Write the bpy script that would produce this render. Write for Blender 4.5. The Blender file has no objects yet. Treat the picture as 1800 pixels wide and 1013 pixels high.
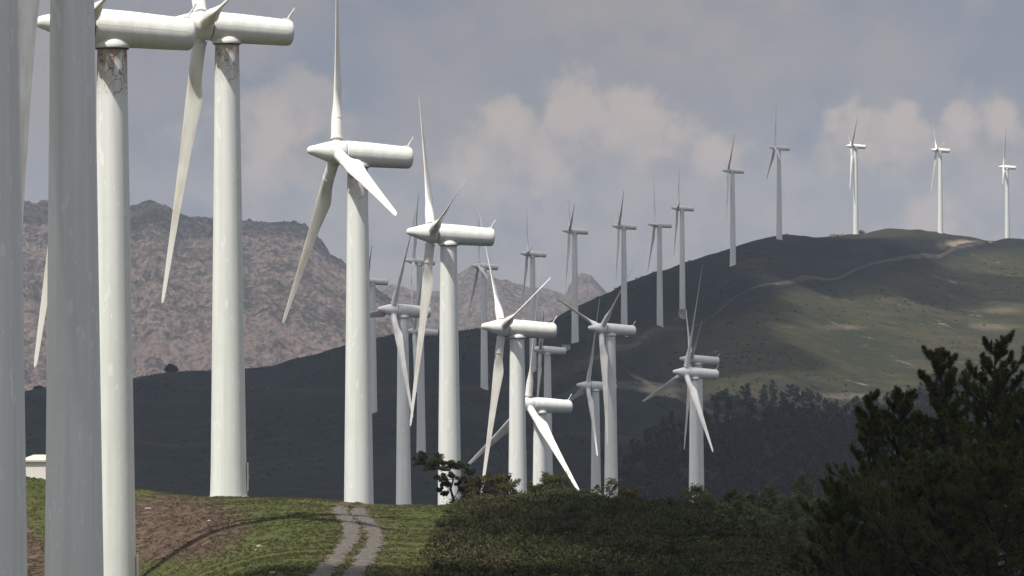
import bpy, math, random
import numpy as np
from mathutils import Matrix, Vector
random.seed(7); RNG = np.random.default_rng(7)
PI = math.pi
# ------------------------------------------------------------------ camera geometry
F = 8000.0; RHO = .004; PIT = 34/8000
cr, sr = math.cos(RHO), math.sin(RHO)
RIGHT = np.array([cr, 0, -sr]); FW = np.array([0, math.cos(PIT), math.sin(PIT)])
UP = np.cross(RIGHT, FW); UP /= np.linalg.norm(UP); RIGHT = np.cross(FW, UP)
def P(px, py, d): return d*(RIGHT*(px-900)/F + UP*(506.5-py)/F + FW)
def Q(w):
    w = np.asarray(w); d = w@FW
    return 900+F*(w@RIGHT)/d, 506.5-F*(w@UP)/d
scene = bpy.context.scene
COL = scene.collection
SUN_EL = math.radians(60)
TO_SUN = np.array([-math.cos(SUN_EL)*.68, -math.cos(SUN_EL)*.733, math.sin(SUN_EL)])

# ------------------------------------------------------------------ mesh helpers
def link(name, me, mat=None, parent=None):
    o = bpy.data.objects.new(name, me); COL.objects.link(o)
    if mat is not None and me is not None and len(me.materials) == 0: me.materials.append(mat)
    if parent is not None: o.parent = parent
    return o
def np_mesh(name, V, Fc, smooth=False):
    """V (n,3); Fc (m,k) with k 3 or 4, or a list of such arrays"""
    if not isinstance(Fc, list): Fc = [Fc]
    me = bpy.data.meshes.new(name)
    V = np.asarray(V, dtype=np.float32)
    me.vertices.add(len(V)); me.vertices.foreach_set('co', V.ravel())
    nl = sum(f.size for f in Fc); npoly = sum(len(f) for f in Fc)
    me.loops.add(nl); me.polygons.add(npoly)
    me.loops.foreach_set('vertex_index', np.concatenate([f.ravel() for f in Fc]).astype(np.int32))
    tot = np.concatenate([np.full(len(f), f.shape[1]) for f in Fc])
    st = np.concatenate([[0], np.cumsum(tot)[:-1]]).astype(np.int32)
    me.polygons.foreach_set('loop_start', st)
    if smooth: me.polygons.foreach_set('use_smooth', np.ones(npoly, dtype=bool))
    me.update(calc_edges=True); me.validate()
    return me
class MB:
    def __init__(s): s.v = []; s.f = []; s.n = 0
    def add(s, V, Fs):
        V = np.asarray(V, float); s.v.append(V)
        for f in Fs: s.f.append([i+s.n for i in f])
        s.n += len(V)
    def box(s, c, sz, M=None):
        x, y, z = sz[0]/2, sz[1]/2, sz[2]/2
        V = np.array([[a*x, b*y, c_*z] for a in (-1, 1) for b in (-1, 1) for c_ in (-1, 1)])
        if M is not None: V = V@np.asarray(M).T
        s.add(V+np.asarray(c), [(0,1,3,2),(4,6,7,5),(0,4,5,1),(2,3,7,6),(0,2,6,4),(1,5,7,3)])
    def tube(s, pts, rad, n=8, cap=True):
        pts = [np.asarray(p, float) for p in pts]; V = []
        for i, p in enumerate(pts):
            t = pts[min(i+1, len(pts)-1)]-pts[max(i-1, 0)]; t /= (np.linalg.norm(t)+1e-9)
            a = np.cross(t, [0, 0, 1.]) if abs(t[2]) < .9 else np.cross(t, [1., 0, 0])
            a /= np.linalg.norm(a); b = np.cross(t, a)
            for k in range(n):
                g = 2*PI*k/n; V.append(p+rad[i]*(a*math.cos(g)+b*math.sin(g)))
        Fs = []
        for i in range(len(pts)-1):
            for k in range(n):
                Fs.append((i*n+k, i*n+(k+1) % n, (i+1)*n+(k+1) % n, (i+1)*n+k))
        if cap: Fs.append(tuple(range(n))[::-1]); Fs.append(tuple((len(pts)-1)*n+k for k in range(n)))
        s.add(V, Fs)
    def lathe(s, prof, axis='z', n=48, cap=True):
        """prof list of (pos along axis, radius)"""
        V = []
        for z, r in prof:
            for k in range(n):
                g = 2*PI*k/n
                if axis == 'z': V.append((r*math.cos(g), r*math.sin(g), z))
                else: V.append((z, r*math.cos(g), r*math.sin(g)))
        Fs = []
        for i in range(len(prof)-1):
            for k in range(n): Fs.append((i*n+k, i*n+(k+1) % n, (i+1)*n+(k+1) % n, (i+1)*n+k))
        if cap: Fs.append(tuple(range(n))[::-1]); Fs.append(tuple((len(prof)-1)*n+k for k in range(n)))
        s.add(V, Fs)
    def mesh(s, name, smooth=False, angle=None):
        me = bpy.data.meshes.new(name)
        me.from_pydata(np.concatenate(s.v).tolist(), [], s.f); me.update()
        import bmesh
        bm = bmesh.new(); bm.from_mesh(me); bmesh.ops.recalc_face_normals(bm, faces=bm.faces); bm.to_mesh(me); bm.free()
        if smooth:
            me.polygons.foreach_set('use_smooth', np.ones(len(me.polygons), dtype=bool))
            if angle: 
                try: me.set_sharp_from_angle(angle=math.radians(angle))
                except Exception: pass
        return me
def tag(o, label=None, cat=None, group=None, kind=None):
    if label: o['label'] = label
    if cat: o['category'] = cat
    if group: o['group'] = group
    if kind: o['kind'] = kind
    return o
def empty(name, loc): 
    o = bpy.data.objects.new(name, None); COL.objects.link(o); o.location = loc; o.empty_display_size = .5
    return o

# ------------------------------------------------------------------ numpy noise
def _hash(ix, iy, seed):
    h = (ix.astype(np.int64)*374761393 + iy.astype(np.int64)*668265263 + seed*144664687) & 0x7fffffff
    h = ((h ^ (h >> 13))*1274126177) & 0x7fffffff
    return ((h ^ (h >> 16)) & 0xffff)/65535.0
def vnoise(x, y, seed=0):
    ix, iy = np.floor(x), np.floor(y); fx, fy = x-ix, y-iy
    fx = fx*fx*fx*(fx*(fx*6-15)+10); fy = fy*fy*fy*(fy*(fy*6-15)+10)
    a = _hash(ix, iy, seed); b = _hash(ix+1, iy, seed); c = _hash(ix, iy+1, seed); d = _hash(ix+1, iy+1, seed)
    return (a*(1-fx)+b*fx)*(1-fy)+(c*(1-fx)+d*fx)*fy
def fbm(x, y, oct=4, seed=0, gain=.5):
    x = np.asarray(x, float); y = np.asarray(y, float)
    s = 0; a = 1; t = 0
    for i in range(oct):
        s = s+a*(vnoise(x, y, seed+i*17)-.5); t += a; a *= gain
        x, y = x*1.97*.9+y*1.97*.435+3.1, -x*1.97*.435+y*1.97*.9+1.7
    return s/t*2
def ridged(x, y, oct=5, seed=0):
    s = 0; a = 1; t = 0
    for i in range(oct):
        s = s+a*(1-np.abs(2*vnoise(x, y, seed+i*13)-1)*1.0); t += a; a *= .52
        x, y = x*1.9+y*.8+5.1, -x*.8+y*1.9+2.3
    return s/t
def sstep(a, b, x):
    t = np.clip((x-a)/(b-a), 0, 1); return t*t*(3-2*t)

# ------------------------------------------------------------------ turbines table
TILT = math.radians(4.0); OV = 2.0; RB = 23.0
def rz(a): c, s = math.cos(a), math.sin(a); return np.array([[c, -s, 0], [s, c, 0], [0, 0, 1]])
def ry(a): c, s = math.cos(a), math.sin(a); return np.array([[c, 0, s], [0, 1, 0], [-s, 0, c]])
# hub px, hub py, distance, yaw deg, first blade angle, ('y', base pixel row) or ('h', height), stained, label
TB = [
 (-108,-600,176,17, 60,('h',43),0,'grey shaded turbine tower cropped by the left edge of the picture'),
 (51,-285,210,17,170,('h',39),0,'thick grey green tower nearest the left edge with a blade hanging down its left side'),
 (142,45,286,17, 80,('h',36),2,'turbine just right of the thick grey tower, rust stained neck, nacelle overlapping the next one'),
 (355,45,354,17, 80,('y',877),1,'white turbine standing on the grass crest with its whole bolted base in view'),
 (592,268,424,17,106,('h',35.5),1,'bright white turbine behind the end of the gravel track, one blade straight up'),
 (758,410,517,10, 76,('h',36),0,'bright white turbine rising right behind the small windswept pine'),
 (690,545,817,23, 26,('h',37.5),0,'slim turbine between the two bright white ones, its hub level with the far slope'),
 (644,494,1500,5,180,('y',727),0,'distant turbine mostly hidden behind the bright tower beside the track end'),
 (728,583,1380,9, 32,('y',795),0,'low shaded turbine whose nacelle sits against the dark slope under another rotor'),
 (727,459,1530,2, 10,('y',690),0,'distant shaded turbine, one blade straight up, between two bright towers'),
 (841,468,1650,10,102,('y',684),0,'distant grey turbine in front of the bluish far peaks, base on the dark slope'),
 (927,446,1740,6, 82,('y',655),0,'distant grey turbine partly crossed by the upright blade of a nearer white one'),
 (1001,406,1754,3, 64,('y',601),0,'grey turbine with two raised blades close together, left end of the ridge row'),
 (1088,398,1860,2, 52,('y',590),0,'second grey turbine of the ridge row, two blades raised in a narrow V'),
 (1151,395,1924,7, 90,('y',575),0,'third grey turbine of the ridge row, left neighbour of the one with the hut'),
 (1191,366,2010,0, 84,('y',558),0,'grey turbine of the ridge row with the small grey hut at its foot'),
 (1280,300,2080,4, 46,('y',467),0,'grey turbine standing on the dark hillside just below the skyline'),
 (1362,260,2190,7,110,('y',420),0,'tallest looking grey turbine on the hilltop with blades up and down left'),
 (1497,257,2350,3, 50,('y',412),0,'sunlit turbine on the hilltop beside the low rocks'),
 (1646,264,2420,6, 80,('y',409),0,'sunlit hilltop turbine between the rocks and the sandy track, two blades raised'),
 (1764,294,2650,-6,118,('y',426),0,'rightmost white turbine on the far ridge behind the sandy track'),
 (883,576,596,15, 74,('h',36),0,'sunlit turbine behind the bushes with its lowest blade hanging far down left'),
 (928,711,690,26,  4,('h',34),0,'short looking sunlit turbine with one blade up and two spread low on both sides'),
 (950,615,1290,0, 62,('y',862),0,'shaded turbine directly behind the short looking sunlit one'),
 (1033,678,1130,12, 18,('h',39),0,'shaded grey turbine left of the light grey one with the two raised blades'),
 (1057,578,886,25, 46,('h',38),0,'light grey turbine with two raised blades behind the lacy little tree'),
 (1205,655,940,21, 14,('h',38),0,'lone light grey turbine in front of the dark wooded slope, blade almost straight up'),
 (1214,632,1153,4, 64,('h',40),0,'turbine hidden behind the lone light grey one, only nacelle and a thin blade showing'),
]
turb = []
for i, (hx, hy, d, al, th, base, st, lab) in enumerate(TB):
    M = rz(math.radians(al))@ry(TILT)
    ax = P(hx, hy, d)+M@np.array([OV, 0, 0])
    if base[0] == 'h': bz = ax[2]-base[1]
    else:
        tx, _ = Q(ax); bz = P(tx, base[1], ax[1])[2]
    turb.append(dict(ax=ax, bz=bz, al=math.radians(al), th=math.radians(th), st=st, lab=lab))

# ------------------------------------------------------------------ terrain (thin plate spline through points of the place)
cp = []   # world control points
def C(px, py, d): cp.append(P(px, py, d))
def CZ(px, z, d): cp.append(np.array([(px-900)/F*d, d, z]))
for t in turb[1:]: cp.append(np.array([t['ax'][0], t['ax'][1], t['bz']]))
for px in (-400, 300, 900, 1500, 2200):
    CZ(px, -5.5, 55); CZ(px, -8.5, 100); CZ(px, -11.0, 160)
for px in (450, 600, 750, 900, 1200, 1450, 1750, 2150): C(px, 1013, 222)
for px in (-300, 20, 150): C(px, 1120, 222); C(px, 1160, 180); C(px, 1018, 288)
C(250, 1020, 284); C(330, 1013, 262); C(300, 1085, 222); C(20, 935, 312); C(250, 940, 317); C(330, 940, 300)
for px in (500, 750, 1000, 1250): C(px, 937, 280)
for px, py, d in [(-300,850,335),(40,848,335),(250,863,345),(300,869,350),(370,876.5,353),(440,880,355),(560,881,352),(620,887,350),(780,892,350),
    (880,886,354),(1000,876,358),(1100,896,354),(1200,909,350),(1300,921,345),(1450,950,335),(1650,985,320),(1900,1010,310)]: C(px, py, d)
for px in (-300, 100, 400, 900, 1200, 1500, 2000):
    for d, z in ((430,-22.5),(520,-29.5),(600,-37),(720,-43),(860,-46),(1000,-52),(1140,-57)): CZ(px, z-(3 if px > 1150 and d < 700 else 0), d)
for px, py, d in [(-300,730,1880),(40,708,1880),(240,681,1880),(300,669,1880),(430,651,1880),(515,632,1880),(605,613,1880),(680,600,1880),(750,590,1880),(870,575,1850),(1000,545,1900),
    (1050,521,1960),(1100,498,2030),(1150,479,2090),(1200,463,2140),(1240,450,2170),(1280,438,2200),(1330,422,2220),(1380,411,2250),(1415,413,2280),(1450,415,2310),(1490,411,2350),
    (1560,402,2390),(1620,405,2410),(1660,411,2440),(1700,415,2480),(1740,425,2540),(1800,430,2640),(1950,445,2650),(2150,475,2650)]:
    C(px, py, d); w = P(px, py, d); cp.append(w*1.0+np.array([0, 130, -16.])); cp.append(w+np.array([0, 420, -62.]))
for px, py, d in [(100,800,1400),(100,870,1270),(300,760,1500),(300,855,1290),(500,745,1500),(500,660,1780),(600,855,1300),(-250,800,1450),
    (1000,750,1430),(900,860,1290),(1100,640,1690),(1100,750,1450),(1100,870,1270),(1250,545,2010),(1300,600,1830),(1300,700,1600),(1300,800,1400),(1300,885,1240),
    (1450,470,2190),(1500,500,2120),(1500,600,1900),(1500,700,1680),(1500,850,1350),(1750,500,2260),(1750,620,1930),(1750,760,1570),(1700,900,1200),
    (1950,520,2260),(2000,680,1800),(2000,850,1300),(1650,448,2350)]: C(px, py, d)
cp = np.array(cp)
def feat(X, Y): return np.stack([(900+F*X/Y)/260., np.log(Y)*4.2], -1)
A = feat(cp[:, 0], cp[:, 1])
def kern(r2): return .5*r2*np.log(r2+1e-9)
n = len(A); K = kern(((A[:, None]-A[None])**2).sum(-1))+np.eye(n)*2e-3
Pm = np.concatenate([np.ones((n, 1)), A], 1)
S = np.zeros((n+3, n+3)); S[:n, :n] = K; S[:n, n:] = Pm; S[n:, :n] = Pm.T
SOL = np.linalg.solve(S, np.concatenate([cp[:, 2], np.zeros(3)]))
def tps(X, Y):
    out = np.empty(X.size); B = feat(X.ravel(), Y.ravel())
    for i in range(0, len(B), 20000):
        b = B[i:i+20000]; k = kern(((b[:, None]-A[None])**2).sum(-1))
        out[i:i+20000] = k@SOL[:n]+SOL[n]+b@SOL[n+1:]
    return out.reshape(X.shape)
def gz(X, Y):
    X = np.atleast_1d(np.asarray(X, float)); Y = np.atleast_1d(np.asarray(Y, float))
    Yc = np.clip(Y, 55, 2850); U = F*X/Y; Uc = np.clip(U, -1300, 1280)
    z = tps(Uc/F*Yc, Yc)
    far = sstep(2750, 3300, Y); z = z*(1-far)+(-72)*far
    side = sstep(1500, 5000, np.abs(U)); prof = np.interp(Y, [0, 100, 350, 700, 1200, 3000], [-5, -8.5, -15, -44, -58, -72])
    z = z*(1-side)+prof*side
    amp = sstep(700, 1500, Y)
    z = z+fbm(X/7, Y/7, 4, 3)*.16*(1-amp)+fbm(X/45, Y/60, 4, 5)*.75*amp+fbm(X/9, Y/12, 3, 8)*.40*amp
    return z
def ground_at(px, py, d0, d1):
    d = np.linspace(d0, d1, 1500); w = d[:, None]*(RIGHT*(px-900)/F+UP*(506.5-py)/F+FW)
    h = gz(w[:, 0], w[:, 1])-w[:, 2]; i = np.argmax(h > 0)
    return np.array([w[i, 0], w[i, 1], gz(w[i, 0], w[i, 1])[0]]), bool(h[i] > 0)

# ------------------------------------------------------------------ materials
def newmat(name):
    m = bpy.data.materials.new(name); m.use_nodes = True
    nt = m.node_tree; nt.nodes.clear()
    return m, nt
class N:
    def __init__(s, nt): s.nt = nt
    def __call__(s, t, **kw):
        nd = s.nt.nodes.new(t)
        ins = kw.pop('ins', {})
        for k, v in kw.items(): setattr(nd, k, v)
        for k, v in ins.items():
            if isinstance(v, bpy.types.NodeSocket): s.nt.links.new(v, nd.inputs[k])
            elif isinstance(v, bpy.types.Node): s.nt.links.new(v.outputs[0], nd.inputs[k])
            else: nd.inputs[k].default_value = v
        return nd
    def mix(s, fac, a, b):
        nd = s.nt.nodes.new('ShaderNodeMix'); nd.data_type = 'RGBA'
        for sock, v in ((nd.inputs[0], fac), (nd.inputs[6], a), (nd.inputs[7], b)):
            if isinstance(v, bpy.types.NodeSocket): s.nt.links.new(v, sock)
            else: sock.default_value = v if not isinstance(v, tuple) or len(v) == 4 else (*v, 1)
        return nd.outputs[2]
    def math(s, op, a, b=0.0, c=None, clamp=False):
        nd = s.nt.nodes.new('ShaderNodeMath'); nd.operation = op; nd.use_clamp = clamp
        for i, v in enumerate((a, b) if c is None else (a, b, c)):
            if isinstance(v, bpy.types.NodeSocket): s.nt.links.new(v, nd.inputs[i])
            else: nd.inputs[i].default_value = v
        return nd.outputs[0]
    def noise(s, vec, scale, detail=4, rough=.55, dist=0):
        nd = s('ShaderNodeTexNoise', ins={'Vector': vec, 'Scale': scale, 'Detail': detail, 'Roughness': rough, 'Distortion': dist})
        return nd.outputs[0]
    def ramp(s, fac, a, b):
        nd = s('ShaderNodeMapRange', ins={'Value': fac, 'From Min': a, 'From Max': b}); nd.interpolation_type = 'SMOOTHSTEP'
        return nd.outputs[0]
    def scalevec(s, vec, sc):
        nd = s('ShaderNodeVectorMath', operation='MULTIPLY', ins={0: vec, 1: sc}); return nd.outputs[0]
    def out(s, col, rough=.8, normal=None, spec=.3, extra=None):
        b = s('ShaderNodeBsdfPrincipled')
        for k, v in (('Base Color', col), ('Roughness', rough), ('Specular IOR Level', spec), ('Normal', normal)):
            if v is None: continue
            if isinstance(v, bpy.types.NodeSocket): s.nt.links.new(v, b.inputs[k])
            else: b.inputs[k].default_value = (*v, 1) if isinstance(v, tuple) and len(v) == 3 else v
        o = s('ShaderNodeOutputMaterial'); s.nt.links.new(b.outputs[0], o.inputs[0]); return b
def bump(n_, h, strength=.5, dist=.1):
    return n_('ShaderNodeBump', ins={'Height': h, 'Strength': strength, 'Distance': dist}).outputs[0]

def paint_mat(name, stain=0.0, base=(.775, .785, .74), streak=.5):
    m, nt = newmat(name); g = N(nt)
    tc = g('ShaderNodeTexCoord').outputs['Object']
    sep = g('ShaderNodeSeparateXYZ', ins={0: tc})
    # vertical weather streaks + patchy fade + light touch-up spots
    v1 = g.noise(g.scalevec(tc, (2.2, 2.2, .05)), 1.0, 5, .6)
    v2 = g.noise(tc, .35, 4, .6)
    v3 = g.noise(g.scalevec(tc, (3., 3., 1.0)), 1.0, 2, .5)
    c = g.mix(g.ramp(v1, .35, .75), (*base, 1), tuple(b*k for b, k in zip(base, (.84, .85, .84)))+(1,))
    c = g.mix(g.math('MULTIPLY', g.ramp(v2, .45, .7), .5), c, tuple(b*k for b, k in zip(base, (.86, .88, .84)))+(1,))
    c = g.mix(g.math('MULTIPLY', g.ramp(v3, .64, .67), .6), c, (.86, .87, .86, 1))
    if stain > 0:   # rust and oil under the yaw ring (object origin = top of the tower)
        z = sep.outputs[2]
        zone = g.ramp(z, -3.4, -.2)
        n1 = g.noise(g.scalevec(tc, (1.1, 1.1, .45)), 1.0, 4, .55, .4)
        c = g.mix(g.math('MULTIPLY', g.math('MULTIPLY', g.ramp(n1, .34, .52), zone), .85*stain), c, (.34, .20, .12, 1))
        n2 = g.noise(g.scalevec(tc, (.8, .8, .55)), 1.3, 1, .4, 1.6)
        band = g.math('SUBTRACT', 1.0, g.ramp(g.math('ABSOLUTE', g.math('SUBTRACT', n2, .5)), .004, .016))
        zone2 = g.ramp(z, -3.6, -2.0)
        c = g.mix(g.math('MULTIPLY', g.math('MULTIPLY', band, zone2), .9*stain), c, (.035, .03, .028, 1))
    g.out(c, .42, bump(g, v2, .05, .05), .4)
    return m
M_TOWER = paint_mat('tower_paint'); M_TOWER_S = paint_mat('tower_paint_stained', 1.0); M_TOWER_S2 = paint_mat('tower_paint_lightly_stained', .8)
M_NAC = paint_mat('nacelle_paint', 0, (.83, .825, .775))
m, nt = newmat('blade_paint'); g = N(nt)
tc = g('ShaderNodeTexCoord').outputs['Object']; sep = g('ShaderNodeSeparateXYZ', ins={0: tc})
nn = g.noise(g.scalevec(tc, (1.2, 1.2, .22)), 1.0, 4, .6)
zone = g.math('MULTIPLY', g.ramp(sep.outputs[2], 2.6, 5), g.math('SUBTRACT', 1.0, g.ramp(sep.outputs[2], 14, 21)))
c = g.mix(g.math('MULTIPLY', g.math('MULTIPLY', g.ramp(nn, .35, .65), zone), .75), (.82, .81, .75, 1), (.56, .51, .42, 1))
g.out(c, .4, None, .4); M_BLADE = m
def plain(name, col, rough=.7, nscale=3., var=.3, spec=.3):
    m, nt = newmat(name); g = N(nt); tc = g('ShaderNodeTexCoord').outputs['Object']
    c = g.mix(g.noise(tc, nscale, 5, .6), tuple(x*(1-var) for x in col)+(1,), tuple(min(1, x*(1+var)) for x in col)+(1,))
    g.out(c, rough, bump(g, g.noise(tc, nscale*4, 3), .3, .03), spec); return m
M_DARK = plain('gap_dark', (.07, .07, .075), .5); M_GALV = plain('galvanised_steel', (.5, .5, .5), .4)  # M_DARK paints the shade of the gaps behind spinner and under dome
M_CONC = plain('whitewashed_render', (.82, .78, .70), .85, 1.5, .12); M_ROOF = plain('pale_roof_slab', (.55, .52, .43), .9, 1.2, .15)
M_HUT = plain('grey_render', (.34, .34, .35), .9, .6, .15); M_HUTR = plain('dark_roof', (.12, .12, .13), .9, .6)
M_ROCK = plain('pale_granite', (.30, .27, .23), .9, 2., .25)
M_RROCK = plain('weathered_granite', (.15, .135, .115), .95, .8, .35)
M_BARK = plain('pine_bark', (.055, .043, .034), .95, 3., .4)
def leaf_mat(name, a, b, scale=.8):
    m, nt = newmat(name); g = N(nt)
    geo = g('ShaderNodeNewGeometry'); tc = g('ShaderNodeTexCoord').outputs['Object']
    r = geo.outputs['Random Per Island']
    n1 = g.noise(tc, scale, 3)
    c = g.mix(g.math('MULTIPLY_ADD', n1, .9, g.math('MULTIPLY', r, .35), clamp=True), (*a, 1), (*b, 1))
    bs = g('ShaderNodeBsdfPrincipled', ins={'Base Color': c, 'Roughness': .75, 'Specular IOR Level': .15})
    tr = g('ShaderNodeBsdfTranslucent', ins={'Color': c})
    mx = g('ShaderNodeMixShader', ins={0: .25, 1: bs.outputs[0], 2: tr.outputs[0]})
    o = g('ShaderNodeOutputMaterial', ins={0: mx.outputs[0]}); return m
M_PINE = leaf_mat('pine_needles', (.028, .042, .014), (.115, .125, .045), 1.2)
M_DPINE = leaf_mat('windswept_needles', (.018, .026, .010), (.055, .062, .022), 1.5)
M_YPINE = leaf_mat('young_pine_needles', (.075, .092, .042), (.17, .185, .085), 1.5)
M_SHRUB = leaf_mat('shrub_leaves', (.036, .044, .017), (.105, .108, .042), 1.5)
M_BROWN = leaf_mat('brown_shrub_leaves', (.045, .032, .018), (.09, .075, .035), 1.5)
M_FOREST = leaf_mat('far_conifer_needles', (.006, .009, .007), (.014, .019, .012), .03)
M_HSCRUB = leaf_mat('hillside_scrub_leaves', (.016, .020, .011), (.040, .044, .022), .05)
M_HEATH = None

# heath clumps: colour varies over metres between green gorse, brown bracken and dark heather
m, nt = newmat('heath_scrub'); g = N(nt); tc = g('ShaderNodeTexCoord').outputs['Object']
geo = g('ShaderNodeNewGeometry').outputs['Random Per Island']
n1 = g.noise(tc, .22, 4, .6); n2 = g.noise(g.scalevec(tc, (1, 1, 1)), .09, 3, .6)
c = g.mix(g.ramp(n1, .40, .60), (.013, .017, .010, 1), (.058, .066, .024, 1))
c = g.mix(g.ramp(g.noise(tc, .7, 4, .6), .54, .66), c, (.092, .096, .045, 1))
c = g.mix(g.math('MULTIPLY', g.ramp(n2, .50, .64), .75), c, (.075, .050, .028, 1))
c = g.mix(g.math('MULTIPLY', geo, .28), c, (.10, .104, .048, 1))
g.out(c, .85, None, .1); M_HEATH = m
m, nt = newmat('grass_blades'); g = N(nt); tc = g('ShaderNodeTexCoord').outputs['Object']
geo = g('ShaderNodeNewGeometry').outputs['Random Per Island']
c = g.mix(g.ramp(g.noise(tc, .3, 4, .6), .4, .62), (.048, .062, .018, 1), (.076, .088, .029, 1))
c = g.mix(g.math('MULTIPLY', geo, .25), c, (.12, .105, .055, 1))
c = g.mix(g.math('MULTIPLY', g.ramp(g.noise(tc, .16, 5, .7), .48, .62), .6), c, (.105, .080, .042, 1))
g.out(c, .85, None, .1); M_GRASS = m

# ground: mask attribute "zone" R grass, G bare brown bracken, B sandy bare soil, A olive slope
m, nt = newmat('ground_cover'); g = N(nt); tc = g('ShaderNodeTexCoord').outputs['Object']
att = g('ShaderNodeAttribute', attribute_name='zone'); s3 = g('ShaderNodeSeparateColor', ins={0: att.outputs['Color']})
R_, G_, B_, A_ = s3.outputs[0], s3.outputs[1], s3.outputs[2], att.outputs['Alpha']
nA = g.noise(tc, .02, 6, .62); nB = g.noise(tc, .12, 5, .65); nC = g.noise(tc, 1.6, 4, .7); nD = g.noise(g.scalevec(tc, (.012, .035, .03)), 1., 6, .65)
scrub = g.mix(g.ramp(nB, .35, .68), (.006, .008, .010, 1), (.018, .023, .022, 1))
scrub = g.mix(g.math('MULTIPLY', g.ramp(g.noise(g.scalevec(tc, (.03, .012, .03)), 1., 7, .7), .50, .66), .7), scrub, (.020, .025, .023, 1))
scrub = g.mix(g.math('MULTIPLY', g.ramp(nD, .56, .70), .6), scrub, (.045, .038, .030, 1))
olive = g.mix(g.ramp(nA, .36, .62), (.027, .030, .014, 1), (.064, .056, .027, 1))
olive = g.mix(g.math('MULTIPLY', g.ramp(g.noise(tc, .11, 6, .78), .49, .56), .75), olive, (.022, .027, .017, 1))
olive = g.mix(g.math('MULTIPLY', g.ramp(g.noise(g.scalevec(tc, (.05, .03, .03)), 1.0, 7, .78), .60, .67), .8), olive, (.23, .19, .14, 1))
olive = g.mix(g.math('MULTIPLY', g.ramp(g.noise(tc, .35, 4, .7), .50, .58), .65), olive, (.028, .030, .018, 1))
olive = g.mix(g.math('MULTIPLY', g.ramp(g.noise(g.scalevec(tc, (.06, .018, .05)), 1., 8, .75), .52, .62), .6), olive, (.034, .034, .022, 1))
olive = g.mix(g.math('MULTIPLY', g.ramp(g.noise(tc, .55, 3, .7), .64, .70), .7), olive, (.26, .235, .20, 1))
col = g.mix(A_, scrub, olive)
grass = g.mix(g.ramp(nC, .3, .7), (.044, .056, .017, 1), (.074, .084, .028, 1))
grass = g.mix(g.math('MULTIPLY', g.ramp(g.noise(tc, .22, 5, .7), .45, .66), .65), grass, (.118, .096, .052, 1))
brown = g.mix(g.ramp(g.noise(tc, .9, 6, .75), .35, .66), (.045, .033, .024, 1), (.135, .095, .066, 1))
sand = g.mix(g.ramp(nB, .3, .7), (.16, .13, .10, 1), (.34, .27, .20, 1))
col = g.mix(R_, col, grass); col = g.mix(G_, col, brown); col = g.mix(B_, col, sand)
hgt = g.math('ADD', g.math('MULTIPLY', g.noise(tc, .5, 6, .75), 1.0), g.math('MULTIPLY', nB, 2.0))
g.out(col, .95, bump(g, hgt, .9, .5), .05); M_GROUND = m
m, nt = newmat('gravel'); g = N(nt); tc = g('ShaderNodeTexCoord').outputs['Object']
c = g.mix(g.ramp(g.noise(tc, 2.5, 6, .75), .3, .7), (.065, .058, .050, 1), (.155, .138, .120, 1))
g.out(c, .95, bump(g, g.noise(tc, 8, 5, .7), .7, .05), .1); M_GRAVEL = m
m, nt = newmat('hill_track_soil'); g = N(nt); tc = g('ShaderNodeTexCoord').outputs['Object']
c = g.mix(g.ramp(g.noise(tc, .12, 6, .75), .3, .7), (.032, .029, .022, 1), (.078, .066, .050, 1))
g.out(c, .95, bump(g, g.noise(tc, .8, 5, .7), .7, .3), .1); M_TRACKFAR = m
# granite mountain with scrub in the hollows
m, nt = newmat('granite_mountain'); g = N(nt); tc = g('ShaderNodeTexCoord').outputs['Object']
a1 = g.noise(tc, .022, 8, .78); a2 = g.noise(g.scalevec(tc, (.16, .04, .16)), 1., 6, .8); a3 = g.noise(tc, .0035, 6, .65)
rock = g.mix(g.ramp(a2, .35, .65), (.165, .122, .112, 1), (.37, .275, .238, 1))
veg = g.mix(g.ramp(a1, .3, .7), (.055, .055, .046, 1), (.11, .096, .075, 1))
f = g.math('ADD', g.math('MULTIPLY', a2, .55), g.math('ADD', g.math('MULTIPLY', a1, .30), g.math('MULTIPLY', a3, .35)))
c = g.mix(g.ramp(f, .53, .66), veg, rock)
g.out(c, .95, bump(g, g.math('ADD', a2, g.math('MULTIPLY', a1, 2.0)), 1.0, 9.), .05); M_MOUNT = m
m, nt = newmat('shade_cloud'); g = N(nt)
tr = g('ShaderNodeBsdfTransparent', ins={'Color': (.62, .62, .64, 1)}); tl = g('ShaderNodeBsdfTranslucent', ins={'Color': (.9, .9, .92, 1)})
mx = g('ShaderNodeMixShader', ins={0: .68, 1: tr.outputs[0], 2: tl.outputs[0]}); g('ShaderNodeOutputMaterial', ins={0: mx.outputs[0]})
M_CLOUD = m
m, nt = newmat('thin_shade_cloud'); g = N(nt)
tr = g('ShaderNodeBsdfTransparent', ins={'Color': (.8, .8, .82, 1)}); tl = g('ShaderNodeBsdfTranslucent', ins={'Color': (.9, .9, .92, 1)})
mx = g('ShaderNodeMixShader', ins={0: .38, 1: tr.outputs[0], 2: tl.outputs[0]}); g('ShaderNodeOutputMaterial', ins={0: mx.outputs[0]})
M_THIN = m

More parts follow.
